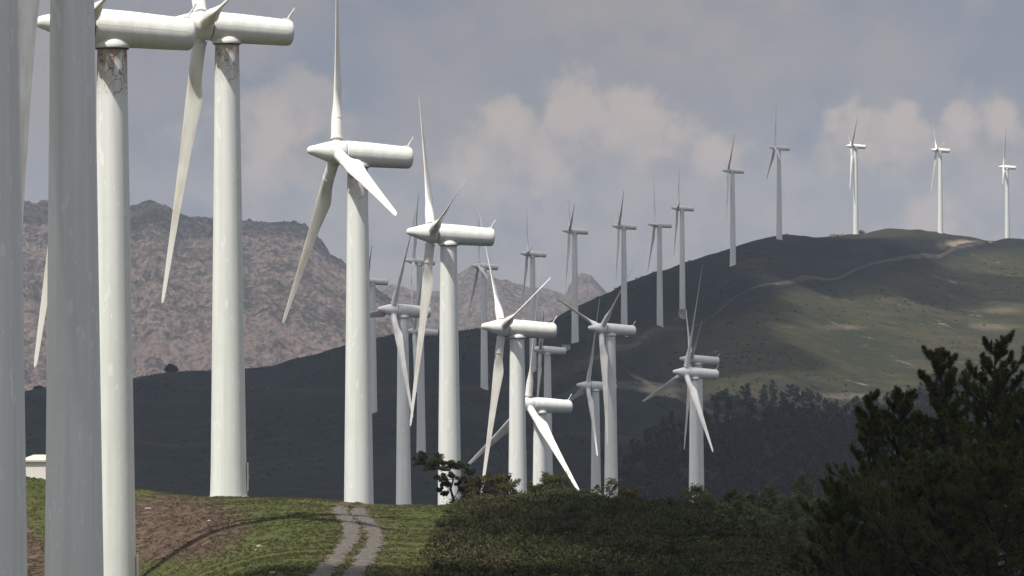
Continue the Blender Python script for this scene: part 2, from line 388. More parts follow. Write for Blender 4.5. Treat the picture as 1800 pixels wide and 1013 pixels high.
# ------------------------------------------------------------------ build terrain mesh
def pxpath(l, d0, d1):
    o = []
    for a, b in l:
        w, ok = ground_at(a, b, d0, d1); o.append(w[:2])
    return o
L1 = pxpath([(548,1030),(566,1008),(596,975),(617,948),(619,930),(608,912),(596,899)], 190, 380); L2 = pxpath([(608,1030),(623,1008),(644,981),(658,958),(660,938),(650,920),(634,904)], 190, 380)
L1.append(L1[-1]+np.array([-.3, 12.])); L2.append(L2[-1]+np.array([-.5, 12.]))
def dist_path(X, Y, L):
    L = np.array(L); o = np.argsort(L[:, 1]); xc = np.interp(Y, L[o, 1], L[o, 0]); return np.abs(X-xc)
us = np.concatenate([[-7100, -5000, -3500, -2300, -1500, -900], np.arange(-500, 2301, 4.0), [2700, 3300, 4200, 5500, 7000, 8900]])
lr = [60.]
while lr[-1] < 2950: lr.append(lr[-1]*(1.0028 if 212 < lr[-1] < 372 else 1.02 if lr[-1] < 200 or 420 < lr[-1] < 1100 else 1.0055))
while lr[-1] < 7000: lr.append(lr[-1]*1.08)
ds = np.array([3., 12., 30.]+lr)
UU, DD = np.meshgrid(us, ds); XX = (UU-900)/F*DD; YY = DD; ZZ = gz(XX, YY).reshape(XX.shape)
W = np.stack([XX, YY, ZZ], -1).reshape(-1, 3)
px, py = Q(W); px = px.reshape(XX.shape); py = py.reshape(XX.shape)
nz = fbm(XX/6, YY/6, 4, 21); nzf = fbm(XX/40, YY/60, 5, 33)
# extent of the grass: bounded to the right by the heath edge
edge = np.interp(YY, [200, 222, 250, 280, 320, 350, 380], [-4.1, -4.0, -4.6, -4.4, -4.4, -4.5, -4.5])
nearz = 1-sstep(395, 430, YY)
grass = nearz*(1-sstep(-.6, .6, XX-edge+nz*.8))
brown = np.clip(sstep(-.12, .22, 1.05-np.hypot((px-300)/118, (py-928)/60)+nz*.45), 0, 1)*grass
brown = np.maximum(brown, grass*sstep(-.1, .3, .9-np.hypot((px-48)/40, (py-985)/75)+nz*.4))
brown = np.maximum(brown, .55*grass*sstep(0, .5, .8-np.abs(px-np.interp(py, [880, 930, 1013], [612, 640, 600]))/75+nz*.7))
ruts = np.minimum(dist_path(XX, YY, L1), dist_path(XX, YY, L2))
brown = np.maximum(brown, grass*.95*sstep(.75, .35, ruts+fbm(XX/.5, YY/1.2, 3, 91)*.35)*(YY < 372))
grass = np.clip(grass, 0, 1)
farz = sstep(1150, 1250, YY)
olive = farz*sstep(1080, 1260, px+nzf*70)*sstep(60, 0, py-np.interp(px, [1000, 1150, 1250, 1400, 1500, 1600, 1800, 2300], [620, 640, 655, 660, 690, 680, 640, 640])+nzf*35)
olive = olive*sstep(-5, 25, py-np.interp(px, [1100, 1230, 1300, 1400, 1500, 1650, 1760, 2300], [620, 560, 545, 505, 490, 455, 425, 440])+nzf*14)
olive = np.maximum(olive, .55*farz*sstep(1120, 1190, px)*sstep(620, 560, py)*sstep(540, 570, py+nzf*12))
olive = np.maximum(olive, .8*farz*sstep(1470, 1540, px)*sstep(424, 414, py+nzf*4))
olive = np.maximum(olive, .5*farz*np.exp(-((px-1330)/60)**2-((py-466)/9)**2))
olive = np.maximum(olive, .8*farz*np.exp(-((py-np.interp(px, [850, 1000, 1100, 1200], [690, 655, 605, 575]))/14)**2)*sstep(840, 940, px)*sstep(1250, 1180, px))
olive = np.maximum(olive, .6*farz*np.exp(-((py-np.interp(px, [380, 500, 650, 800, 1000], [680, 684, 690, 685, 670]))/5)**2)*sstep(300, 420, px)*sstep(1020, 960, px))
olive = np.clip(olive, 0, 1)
sand = farz*sstep(.2, 1., 1.2-np.hypot((px-1688)/58, (py-(428+(1688-px)*.06))/8)+nzf*.35)
for a, b, sx, sy in ((1500, 697, 75, 6), (1340, 737, 60, 9), (1215, 706, 60, 10), (1290, 742, 60, 7), (1195, 560, 25, 10), (1735, 575, 60, 9), (1500, 575, 60, 5), (1760, 545, 60, 6), (1475, 413, 25, 4), (1160, 690, 50, 14)):
    sand = np.maximum(sand, .30*farz*sstep(.1, 1.1, 1.15-np.hypot((px-a)/sx, (py-b)/sy)+nzf*.9))
nr, nc = XX.shape
idx = np.arange(nr*nc).reshape(nr, nc)
Fq = np.stack([idx[:-1, :-1], idx[:-1, 1:], idx[1:, 1:], idx[1:, :-1]], -1).reshape(-1, 4)
base = nr*nc
disc = [[0, 500, -92.]]+[[7600*math.cos(a), 7600*math.sin(a), -92.] for a in np.linspace(0, 2*PI, 49)[:-1]]
Wall = np.concatenate([W, np.array(disc)])
Ft = np.array([[base, base+1+k, base+1+(k+1) % 48] for k in range(48)])
me = np_mesh('ground', Wall, [Fq, Ft], smooth=True)
att = me.color_attributes.new('zone', 'FLOAT_COLOR', 'POINT')
colr = np.zeros((len(Wall), 4), np.float32)
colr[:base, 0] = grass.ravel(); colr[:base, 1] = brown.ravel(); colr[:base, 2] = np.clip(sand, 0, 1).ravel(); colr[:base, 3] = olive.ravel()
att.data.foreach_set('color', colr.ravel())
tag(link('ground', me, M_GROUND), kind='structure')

# ------------------------------------------------------------------ mountain
def mountain(name, skyl, dr, depth_front, depth_back, zbase, rough, seed, x0, x1, step):
    us = np.arange(x0, x1+1, step); t = np.concatenate([np.linspace(0, 1, 150), np.linspace(1.04, 1.6, 22)])
    pxs, pys = zip(*skyl)
    U, T = np.meshgrid(us, t)
    wob = 1+.035*fbm(U/90, U*0+.3, 3, seed)
    D = (dr*wob)-depth_front+T*depth_front
    X = (U-900)/F*D
    zr = (540.-np.interp(U, pxs, pys))/F*(dr*wob)
    pr = np.where(T <= 1, 1-(1-T)**1.25*.98, 1-(T-1)*1.2)
    z = zbase+(zr-zbase)*pr
    env = np.sin(np.clip(T, 0, 1)*PI)**.6*1.0+.12
    rg = ridged((X+.25*D)/150+7+.5*fbm(X/200, D/300, 3, seed), D/900, 5, seed)-.55
    z = z+env*rough*(rg*.75+.22*fbm(X/40, D/60, 5, seed+9))*np.where(T > 1, .6, 1)
    z = z+fbm(X/12, D/22, 4, seed+4)*4.5*rough/30
    z = z+ (ridged(X/22, D/35, 3, seed+2)-.5)*7*rough/30
    V = np.stack([X, D, z], -1).reshape(-1, 3); nr, nc = U.shape; idx = np.arange(nr*nc).reshape(nr, nc)
    Fq = np.stack([idx[:-1, :-1], idx[:-1, 1:], idx[1:, 1:], idx[1:, :-1]], -1).reshape(-1, 4)
    return tag(link(name, np_mesh(name, V, Fq, True), M_MOUNT), kind='structure')
mountain('mountain', [(-400,345),(-100,335),(38,350),(80,358),(160,372),(240,364),(262,356),(290,360),(312,378),(335,380),(400,389),(430,388),(490,391),(535,397),(560,420),(582,450),(607,466),(650,500),(720,560),(800,640),(900,700),(1000,760)],
         5000, 1500, 900, -80, 30, 3, -400, 1000, 2)
mountain('far_mountain', [(300,520),(500,500),(640,505),(690,501),(740,515),(775,510),(800,488),(824,474),(850,478),(877,494),(900,499),(940,512),(966,511),(993,519),(1008,492),(1022,481),(1040,484),(1057,508),(1080,530),(1150,545),(1400,570)],
         6600, 1400, 900, -85, 26, 11, 300, 1400, 2)

# ------------------------------------------------------------------ turbine parts
def make_blade():
    mb = MB(); mb.lathe([(.75, .40), (1.35, .40)], n=24); 
    neck = mb
    nseg = 28; V = []; rs = [1.35, 1.45, 2.0, 2.9, 3.6, 4.3, 5.0, 5.6, 6.1, 6.8, 8, 10, 12, 14, 16, 18, 20, 21.5, 22.4, 22.85, 23.0]
    for r in rs:
        k = float(sstep(3.0, 5.9, np.array(r)))                    # circle -> airfoil
        ch = np.interp(r, [1, 3, 4.3, 5.9, 6.4, 10, 15, 20, 22.4, 22.85, 23], [1.08, 1.08, 1.20, 1.62, 1.58, 1.16, .82, .54, .40, .28, .06])
        th = np.interp(r, [1, 3, 4.3, 5.9, 10, 15, 20, 22.4, 23], [1.08, 1.08, .92, .58, .34, .20, .11, .07, .02])
        be = math.radians(np.interp(r, [1, 5, 10, 23], [46, 44, 36, 27]))
        ec = np.array([math.sin(be), math.cos(be), 0]); et = np.cross([0, 0, 1.], ec)
        for j in range(nseg):
            a = 2*PI*j/nseg; cx = .5*(1-math.cos(a))                # 0 leading, 1 trailing
            sgn = 1 if math.sin(a) >= 0 else -1
            circ = .5*abs(math.sin(a))
            foil = 2.6*(.2969*math.sqrt(cx)-.126*cx-.3516*cx**2+.2843*cx**3-.1015*cx**4)*1.0
            y = sgn*((1-k)*circ+k*foil*.95)*th
            x = (cx-.5*(1-k)-.33*k)*ch
            V.append(ec*x+et*y+np.array([0, 0, r]))
    Fs = []
    for i in range(len(rs)-1):
        for j in range(nseg): Fs.append((i*nseg+j, i*nseg+(j+1) % nseg, (i+1)*nseg+(j+1) % nseg, (i+1)*nseg+j))
    Fs.append(tuple(range(nseg))); Fs.append(tuple((len(rs)-1)*nseg+j for j in range(nseg)))
    mb.add(V, Fs)
    mb.lathe([(1.30, .52), (1.30, .585), (1.46, .585), (1.46, .52)], n=24, cap=False)
    mb.lathe([(3.28, .53), (3.28, .556), (3.36, .556), (3.36, .53)], n=24, cap=False)
    return mb.mesh('blade', True, 40)
def make_nacelle():
    mb = MB(); r = 1.16
    prof = [(-1.22, .0), (-1.22, 1.08), (-1.17, r), (1.0, r), (4.5, r-.12), (4.95, r-.15), (5.12, r-.22), (5.22, r-.34), (5.26, r-.5), (5.26, 0)]
    mb.lathe(prof, 'x', 56, False)
    # lengthwise joint of the two shell halves
    for s in (-1, 1):
        mb.box((-.1, s*1.154, .10), (2.1, .014, .022)); mb.box((2.85, s*1.092, .10), (3.6, .014, .022), rz(-s*.0343))
    return mb.mesh('nacelle', True, 35)
def make_spinner():
    mb = MB()
    mb.lathe([(-1.30, 0), (-1.30, 1.08), (-1.40, 1.13), (-2.55, 1.02), (-3.3, .80), (-4.1, .53), (-4.5, .42), (-4.72, .32), (-4.83, .18), (-4.86, 0)], 'x', 48, False)
    for k in range(3):   # root sockets
        a = 2*PI*k/3; Rm = np.array([[1, 0, 0], [0, math.cos(a), -math.sin(a)], [0, math.sin(a), math.cos(a)]])
        t = MB(); t.lathe([(.5, .50), (.98, .50), (1.05, .46)], 'z', 24, True)
        mb.add((np.concatenate(t.v))@Rm.T+np.array([-OV, 0, 0]), t.f)
    return mb.mesh('hub_spinner', True, 35)
def make_vane():
    mb = MB(); mb.box((4.72, 0, .98), (.42, .34, .3))
    mb.tube([(4.8, .0, 1.1), (5.18, 0, 1.75)], [.06, .05], 8)
    mb.box((5.24, 0, 1.86), (.14, .06, .34), ry(.45)); mb.tube([(5.18, -.2, 1.75), (5.18, .2, 1.75)], [.03, .03], 6)
    return mb.mesh('wind_vane', False)
def make_yaw():
    mb = MB()
    mb.lathe([(-1.26, .0), (-1.26, 1.13), (-1.20, 1.16), (-1.0, 1.13), (-.75, 1.00), (-.5, .80), (-.3, .5), (-.2, 0)], 'z', 40, False)
    return mb.mesh('yaw_dome', True, 50)
def make_gapring():
    mb = MB(); mb.lathe([(-1.31, 1.0), (-1.21, 1.0)], 'x', 32, True); return mb.mesh('gap_ring', True, 30)  # dark core added so the gap behind the spinner reads as shaded
def make_yawring():
    mb = MB(); mb.lathe([(-1.34, .97), (-1.34, 1.06), (-1.262, 1.06), (-1.262, .97)], 'z', 40, False); return mb.mesh('yaw_ring', True, 30)  # dark colour stands in for the shaded recess under the dome
ME_BLADE, ME_NAC, ME_SPIN, ME_VANE, ME_YAW, ME_GAP, ME_RING = make_blade(), make_nacelle(), make_spinner(), make_vane(), make_yaw(), make_gapring(), make_yawring()
def make_tower(H):
    """origin at the tower top (1.3 m under the rotor axis)"""
    h = H-1.3; mb = MB(); prof = []
    def rad(z): 
        f = -z/h; return .94+(1.43-.94)*f+.05*max(0, f-.93)/.07
    zs = list(np.linspace(0, -h, 41))
    for z in zs:
        prof.append((z, rad(z)))
    mb.lathe(prof[::-1], 'z', 64, True)
    for z in (-h*.30, -h*.62, -h*.90, -h+1.8):
        r = rad(z); mb.lathe([(z-.015, r-.01), (z-.015, r+.006), (z+.015, r+.006), (z+.015, r-.01)], 'z', 64, False)
    return mb.mesh('tower', True, 40), rad, h
def build_turbine(t, k):
    X, Y = t['ax'][0], t['ax'][1]; bz = t['bz']
    gzz = float(gz(X, Y)[0]); dist = Y
    H = t['ax'][2]-bz
    root = empty('wind_turbine', (X, Y, bz))
    tag(root, t['lab'], 'wind turbine', 'wind turbines lined up along the ridge')
    tm, rad, h = make_tower(H+.6)         # runs 0.6 m into the ground
    tw = link('tower', tm, (M_TOWER, M_TOWER_S2, M_TOWER_S)[t['st']], root); tw.location = (0, 0, H-1.3)
    if dist < 1200:
        rb = rad(-h+.6)
        fl = MB(); fl.lathe([(-.35, rb), (-.35, rb+.17), (.10, rb+.17), (.10, rb)], 'z', 64, False)
        fo = link('base_flange', fl.mesh('base_flange', True, 30), M_TOWER, root)
        if t['st'] == 1 and dist < 400:      # the one tower whose foot is in view
            bb = MB(); bb.tube([(0, 0, .10), (0, 0, .20)], [.04, .04], 8); bme = bb.mesh('anchor_bolt')
            for q in range(44):
                a = 2*PI*q/44; bo = link('anchor_bolt', bme, M_GALV, fo); bo.location = (math.cos(a)*(rb+.09), math.sin(a)*(rb+.09), 0)
        dd = MB(); r0 = rad(-h+2.0)
        Mr = rz(math.radians(4))
        dd.box(Mr@np.array([r0+.07, 0, 1.7]), (.12, .80, 2.2), Mr)
        do = link('door', dd.mesh('door'), M_TOWER, root)
        hd = MB(); hd.tube([Mr@np.array([r0+.12, -.3, 1.6]), Mr@np.array([r0+.20, -.3, 1.6]), Mr@np.array([r0+.20, -.3, 1.8])], [.02]*3, 6)
        ho = link('handle', hd.mesh('handle'), M_GALV, do)
    A4 = Matrix.Translation((0, 0, H))@Matrix.Rotation(t['al'], 4, 'Z')@Matrix.Rotation(TILT, 4, 'Y')
    nc = link('nacelle', ME_NAC, M_NAC, root); nc.matrix_basis = A4
    link('wind_vane', ME_VANE, M_NAC, nc); link('gap_ring', ME_GAP, M_DARK, nc)
    yd = link('yaw_dome', ME_YAW, M_NAC, root); yd.matrix_basis = Matrix.Translation((0, 0, H))@Matrix.Rotation(t['al'], 4, 'Z')
    link('yaw_ring', ME_RING, M_DARK, yd)
    sp = link('hub_spinner', ME_SPIN, M_NAC, root); sp.matrix_basis = A4@Matrix.Translation((-OV, 0, 0))@Matrix.Rotation(t['th'], 4, 'X')@Matrix.Translation((OV, 0, 0))
    for q in range(3):
        b = link('blade', ME_BLADE, M_BLADE, root)
        b.matrix_basis = A4@Matrix.Translation((-OV, 0, 0))@Matrix.Rotation(t['th']+q*2*PI/3, 4, 'X')
for k, t in enumerate(turb): build_turbine(t, k)

# ------------------------------------------------------------------ gravel track (two ruts) and dirt road on the hill
def strip(mb, pts, width, lift, seed, nsub=6, rag=.45, sm=9):
    """ribbon draped over the terrain; pts = world xy list"""
    pts = np.array(pts); seg = np.linalg.norm(np.diff(pts, axis=0), axis=1); s = np.concatenate([[0], np.cumsum(seg)])
    m = int(s[-1]/ (width*.35))+2; tt = np.linspace(0, s[-1], m)
    cx = np.interp(tt, s, pts[:, 0]); cy = np.interp(tt, s, pts[:, 1])
    ker = np.ones(sm)/sm
    cx = np.convolve(np.pad(cx, sm//2, 'edge'), ker, 'valid'); cy = np.convolve(np.pad(cy, sm//2, 'edge'), ker, 'valid')
    tx, ty = np.gradient(cx), np.gradient(cy); L = np.hypot(tx, ty); nx, ny = -ty/L, tx/L
    wl = width/2*(1+rag*fbm(tt/width/1.3, tt*0+seed, 3, seed)); wr = width/2*(1+rag*fbm(tt/width/1.3, tt*0+seed+9, 3, seed+3))
    k = np.linspace(-1, 1, nsub+1); off = np.where(k[None] < 0, k[None]*wl[:, None], k[None]*wr[:, None])
    X = cx[:, None]+nx[:, None]*off; Y = cy[:, None]+ny[:, None]*off
    Z = gz(X.ravel(), Y.ravel()).reshape(X.shape)+lift*(1-.9*np.abs(k[None])**3)
    idx = np.arange(X.size).reshape(X.shape)
    Fq = np.stack([idx[:-1, :-1], idx[:-1, 1:], idx[1:, 1:], idx[1:, :-1]], -1).reshape(-1, 4)
    mb.add(np.stack([X, Y, Z], -1).reshape(-1, 3), Fq.tolist())
mbt = MB()
strip(mbt, L1, 1.08, .05, 1); strip(mbt, L2, 1.12, .05, 5)
trk = tag(link('gravel_track', mbt.mesh('gravel_track', True), M_GRAVEL), kind='structure')
mbt = MB()
strip(mbt, pxpath([(1735,427),(1700,433),(1655,443),(1600,455),(1540,466),(1500,474),(1440,487),(1380,503),(1330,518),(1280,535),(1240,552),(1205,570),(1170,578),(1130,592),(1090,612),(1040,640)], 1500, 2600), 3.2, .35, 2, 6, .3, 81)
strip(mbt, pxpath([(1110,655),(1150,680),(1190,700),(1240,722),(1290,738),(1340,742)], 1200, 1900), 5, .3, 4, 6, .3, 21)
tag(link('hill_road', mbt.mesh('hill_road', True), M_TRACKFAR), kind='structure')
TRK = np.array(L1+L2)

# ------------------------------------------------------------------ foliage generators
def leaves(centers, radii, per, size, seed=0, up=.3, elong=1.0):
    """cloud of small triangles/quads: centers (n,3), radii (n,3)"""
    rg = np.random.default_rng(seed); n = len(centers)
    c = np.repeat(centers, per, 0); r = np.repeat(radii, per, 0)
    v = rg.normal(size=(n*per, 3)); v /= np.linalg.norm(v, axis=1)[:, None]
    p = c+v*r*(rg.random((n*per, 1))**.45)
    a = rg.normal(size=(n*per, 3)); a[:, 2] += up; a /= np.linalg.norm(a, axis=1)[:, None]
    b = np.cross(a, rg.normal(size=(n*per, 3))); b /= np.linalg.norm(b, axis=1)[:, None]
    s = size*(.6+.8*rg.random((n*per, 1)))
    V = np.stack([p-a*s*elong*.5-b*s*.35, p-a*s*elong*.5+b*s*.35, p+a*s*elong*.6+b*s*.25, p+a*s*elong*.6-b*s*.2], 1).reshape(-1, 3)
    return V, np.arange(len(V)).reshape(-1, 4)
def needles(centers, dirs, length, per, nl, nw, seed=0):
    """pine tufts: needles fanned round a shoot"""
    rg = np.random.default_rng(seed); n = len(centers)
    d = np.repeat(dirs, per, 0); c = np.repeat(centers, per, 0); L = np.repeat(length, per)[:, None]
    t = rg.random((n*per, 1)); o = c+d*L*t
    v = rg.normal(size=(n*per, 3)); v /= np.linalg.norm(v, axis=1)[:, None]
    q = v*.9+d*(.15+.9*t); q /= np.linalg.norm(q, axis=1)[:, None]
    l = nl*(.65+.5*rg.random((n*per, 1)))*(1.05-.45*t)
    b = np.cross(q, rg.normal(size=q.shape)); b /= np.linalg.norm(b, axis=1)[:, None]
    V = np.stack([o-b*nw, o+b*nw, o+q*l], 1).reshape(-1, 3)
    return V, np.arange(len(V)).reshape(-1, 3)
def tree_parts(root, mbw, V, Fc, matleaf, crown='crown'):
    link('trunk', mbw.mesh('trunk', True), M_BARK, root)
    link(crown, np_mesh(crown, V, Fc), matleaf, root)

def big_pine(px, top, hw, d, label, seed, leanx=0.0, n_limb=46, tops=()):
    """maritime pine: upright whorled limbs ending in candle-like tufts"""
    rg = np.random.default_rng(seed); r_ = random.Random(seed)
    X = (px-900)/F*d; zb = float(gz(X, d)[0]); ztop = P(px, top, d)[2]; H = ztop-zb
    root = empty('pine_tree', (X, d, zb)); tag(root, label, 'pine tree', 'dark maritime pines in the near corner')
    mb = MB(); tp = []
    for i in range(9):
        f = i/8; tp.append(np.array([leanx*f*f*H+math.sin(f*5+seed)*.10, math.cos(f*4+seed)*.1, f*H*.97]))
    mb.tube(tp, [.16*(1-f/8*.85) for f in range(9)], 9)
    def trunk(f): 
        k = min(f*8, 7.999); i = int(k); return tp[i]*(1-(k-i))+tp[i+1]*(k-i)
    ends = []; dirs = []; ln = []
    W_ = hw/F*d
    def shoot(p, dr, l): ends.append(p); dirs.append(dr/np.linalg.norm(dr)); ln.append(l)
    shoot(trunk(1.0)-np.array([0, 0, .1]), np.array([0, 0, 1.]), .45)
    for i in range(n_limb):
        f = .10+.88*((i+.5)/n_limb)**.9; a = i*2.399+seed; env = (1-f)**.62*1.02+.06
        L = W_*env*(.50+.72*r_.random()); s = trunk(f)
        pts = [s]; 
        el = -.02+.50*f+r_.uniform(-.15, .25); m = 6
        for k in range(1, m+1):
            u = k/m; e2 = el+u*.55
            pts.append(pts[-1]+np.array([math.cos(a)*math.cos(e2), math.sin(a)*math.cos(e2), math.sin(e2)])*L/m*1.15+np.array([r_.uniform(-.03, .03), r_.uniform(-.03, .03), 0]))
        mb.tube(pts, [.055*(1-f*.5)*(1-k/m*.8)+.008 for k in range(m+1)], 6)
        shoot(pts[-1], pts[-1]-pts[-2]+np.array([0, 0, .12]), r_.uniform(.30, .46))
        for k in range(2, m+1):
            for q in range(3 if L > .8 else 2):
                u = (k-r_.random())/m; kk = min(int(u*m), m-1); b0 = pts[kk]*(1-(u*m-kk))+pts[kk+1]*(u*m-kk)
                aa = a+r_.choice([-1, 1])*r_.uniform(.4, 1.6); l2 = L*(.16+.24*r_.random())*(1.15-u*.5)
                e3 = r_.uniform(.2, 1.1); dv = np.array([math.cos(aa)*math.cos(e3), math.sin(aa)*math.cos(e3), math.sin(e3)])
                b1 = b0+dv*l2*.55; b2 = b1+(dv*.6+np.array([0, 0, .55]))*l2*.55
                mb.tube([b0, b1, b2], [.016, .011, .006], 4, False)
                shoot(b2, np.array([dv[0]*.7, dv[1]*.7, .8]), r_.uniform(.16, .32))
                if q == 0: shoot(b1, dv+np.array([0, 0, .5]), r_.uniform(.18, .30))
    ends = np.array(ends); dirs = np.array(dirs); ln = np.array(ln)
    V, Fc = needles(ends-dirs*ln[:, None]*.45, dirs, ln*.7, 80, .20, .012, seed)
    tree_parts(root, mb, V, Fc, M_PINE)
    return root
big_pine(1740, 590, 165, 160, 'tallest dark maritime pine in the lower right corner with candle shaped tips', 3, .01, 52)
big_pine(1654, 600, 120, 158, 'narrow dark pine leader with rounded tips just left of the tallest one', 5, .0, 44)
big_pine(1583, 684, 150, 161, 'dark pine of middle height between the narrow leader and the left shoulder', 8, -.01, 44)
big_pine(1526, 678, 75, 159, 'slender dark pine forming the left shoulder of the corner group', 9, .0, 34)
big_pine(1482, 850, 130, 157, 'low dark pine at the left foot of the corner group', 12, -.02, 34)
big_pine(1800, 676, 170, 162, 'dark pine cropped by the right edge of the picture', 15, .0, 48)
big_pine(1620, 830, 230, 152, 'bushy dark pine in front at the bottom of the corner group', 19, .0, 44)
big_pine(1745, 800, 200, 150, 'broad dark pine filling the bottom right corner in front', 23, .0, 44)

def small_tree(name, label, cat, px, py, d, hpx, wpx, mat, seed, group=None, nb=16, leaf=.10, per=26, cone=.0, clump=.28, bare=.25, pine=False):
    rg = np.random.default_rng(seed); r_ = random.Random(seed)
    X = (px-900)/F*d; zb = float(gz(X, d)[0])-.05; H = (P(px, py-hpx, d)[2]-P(px, py, d)[2]); W_ = wpx/2/F*d
    H += max(0, P(px, py, d)[2]-zb-.3)
    root = empty(name, (X, d, zb)); tag(root, label, cat, group)
    mb = MB(); lean = r_.uniform(-.12, .12); tp = [np.array([lean*f*H+math.sin(f*6+seed)*.05*H*.5, 0, f*H*.93]) for f in np.linspace(0, 1, 6)]
    mb.tube(tp, [H*.018*(1-f*.8)+.006 for f in np.linspace(0, 1, 6)], 6)
    cen = [tp[-1]]; 
    for i in range(nb):
        f = bare+(.97-bare)*((i+r_.random()*.6)/nb); a = i*2.4+seed
        env = ((1-f)/(1-bare))**.8 if cone else math.sin(min(1, (f-bare)/(1-bare)+.18)*PI)**.5
        L = W_*(.25+.8*env)*r_.uniform(.65, 1.1)
        k = f*5; j = min(int(k), 4); s = tp[j]*(1-(k-j))+tp[j+1]*(k-j)
        e = r_.uniform(.3, .9); m1 = s+np.array([math.cos(a)*math.cos(e*.6), math.sin(a)*math.cos(e*.6), math.sin(e*.6)])*L*.55
        m2 = m1+np.array([math.cos(a+.3)*math.cos(e), math.sin(a+.3)*math.cos(e), math.sin(e)])*L*.5
        mb.tube([s, m1, m2], [H*.008+.004, H*.005+.003, .004], 5, False)
        cen += [m2, m1*.5+m2*.5]
        if L > .5: cen += [m1, m2+np.array([r_.uniform(-.2, .2), r_.uniform(-.2, .2), r_.uniform(.05, .25)])]
    cen = np.array(cen); rad = np.ones_like(cen)*clump*(.6+.7*rg.random((len(cen), 1))); rad[:, 2] *= .75
    V, Fc = leaves(cen, rad, per, leaf, seed, .5, 1.5)
    V = V[V[:, 2].argsort() >= 0]
    tree_parts(root, mb, V, Fc, mat)
    return root
# windswept little pine on the crest
def windswept():
    d = 347; X = (797-900)/F*d; zb = float(gz(X, d)[0])-.1
    root = empty('windswept_pine', (X, d, zb)); tag(root, 'small windswept pine with a flat crown leaning left over the white tower base', 'pine tree')
    def L(px, py, dy=0): 
        w = P(px, py, d+dy); return w-np.array([X, d, zb])
    mb = MB(); base = np.array([0, 0, 0.])
    t1 = [base, L(797,878), L(792,860,.1), L(797,843,.2), L(790,828,.2)]; mb.tube(t1, [.13, .11, .09, .07, .05], 7)
    t2 = [L(797,878), L(806,862,-.2), L(808,845,-.4), L(815,830,-.4)]; mb.tube(t2, [.08, .07, .05, .03], 6)
    rg = random.Random(4); cen = []; rad = []
    tg = [(738,806,.35),(745,812,.4),(752,818,.42),(760,812,.4),(768,806,.35),(775,815,.42),(733,812,.25),(766,822,.38),(782,820,.4),(792,814,.3),(748,804,.25),
          (800,822,.42),(810,818,.36),(820,824,.34),(828,832,.26),(786,834,.34),(775,838,.32),(778,850,.26),(812,840,.3),(824,845,.22),(788,852,.24),(773,862,.2),(783,868,.2),(812,860,.26),(822,868,.2),(804,850,.2),(795,838,.24),(820,856,.18),(742,796,.16),(728,806,.14),(814,876,.18)]
    for (a, b, r) in tg:
        dy = rg.uniform(-1.1, 1.1)*(.6+r); e = L(a, b, dy); src = min(t1[2:]+t2[1:], key=lambda q: np.linalg.norm(q-e)+max(0, q[2]-e[2])*2)
        md = (src*.5+e*.5)+np.array([0, 0, -.12 if a < 785 else .05])
        mb.tube([src, md, e], [.035, .022, .01], 5, False)
        for q in range(6): cen.append(e+np.array([rg.gauss(0, r*.5), rg.gauss(0, r*.6), rg.gauss(0, r*.38)])); rad.append((r*.62, r*.62, r*.48))
    V, Fc = leaves(np.array(cen), np.array(rad), 80, .08, 5, .5, 1.6)
    tree_parts(root, mb, V, Fc, M_DPINE)
windswept()
G1 = 'small trees and shrubs on the heath crest'
def ST(*a, **k): small_tree(*a, **k)
ST('shrub', 'reddish brown shrub just right of the windswept pine', 'shrub', 842,892,344,52,52, M_BROWN, 1, G1, nb=16, per=34, leaf=.09)
ST('shrub', 'brown green bush under the hanging blade tip', 'shrub', 872,892,349,50,60, M_BROWN, 2, G1, nb=18, per=34, leaf=.09)
ST('shrub', 'low leafy bush left of the first sunlit tower in the heath', 'shrub', 893,893,346,30,40, M_SHRUB, 31, G1, nb=12, per=34, leaf=.08)
ST('shrub', 'dark rounded bush at the foot of the short sunlit turbine', 'shrub', 972,890,350,38,50, M_SHRUB, 3, G1, nb=18, per=40, leaf=.08, clump=.3, bare=.05)
ST('shrub', 'small dark bush beside the sunlit tower base', 'shrub', 945,890,350,22,36, M_SHRUB, 4, G1, nb=12, per=40, leaf=.08, bare=.05)
ST('shrub', 'thin upright sapling in front of the shaded grey tower', 'shrub', 1046,888,352,30,18, M_SHRUB, 6, G1, nb=9, per=18, leaf=.07, clump=.16)
ST('small_tree', 'lacy little tree with see through crown before the light grey tower', 'tree', 1077,898,350,52,38, M_SHRUB, 7, G1, nb=16, per=13, leaf=.085, clump=.22, bare=.2)
ST('shrub', 'brownish bush right of the lacy little tree', 'shrub', 1106,900,348,34,52, M_BROWN, 8, G1, nb=14, per=24, leaf=.09)
ST('small_tree', 'green round topped sapling in front of the lone turbine tower', 'tree', 1222,918,340,50,52, M_YPINE, 9, G1, nb=20, per=22, leaf=.09, clump=.26)
ST('small_tree', 'dark conifer sapling right of the lone turbine', 'tree', 1284,926,335,52,44, M_SHRUB, 10, G1, nb=18, per=30, leaf=.09, cone=1, bare=.1)
ST('small_tree', 'dark broad sapling next to the dark conifer sapling', 'tree', 1316,928,332,50,50, M_SHRUB, 11, G1, nb=18, per=30, leaf=.09, bare=.1)
G2 = 'young pines on the heath slope beside the corner pines'
yp = [(1352,955,300,82,60,'olive young pine left of the tallest young one'),(1412,975,285,130,78,'tallest olive young pine near the dark corner group'),(1385,1000,265,90,80,'bushy olive young pine in front of the tallest young one'),
      (1330,990,275,60,70,'low olive young pine on the open heath slope'),(1270,975,290,44,50,'small round young pine alone on the heath slope'),(1440,1020,250,110,90,'olive young pine at the bottom edge by the corner group'),
      (1452,945,310,90,60,'olive young pine peeking behind the low dark pine'),(1300,945,318,50,44,'slim young pine below the two dark saplings'),(1240,940,322,36,44,'low bushy young pine below the green sapling')]
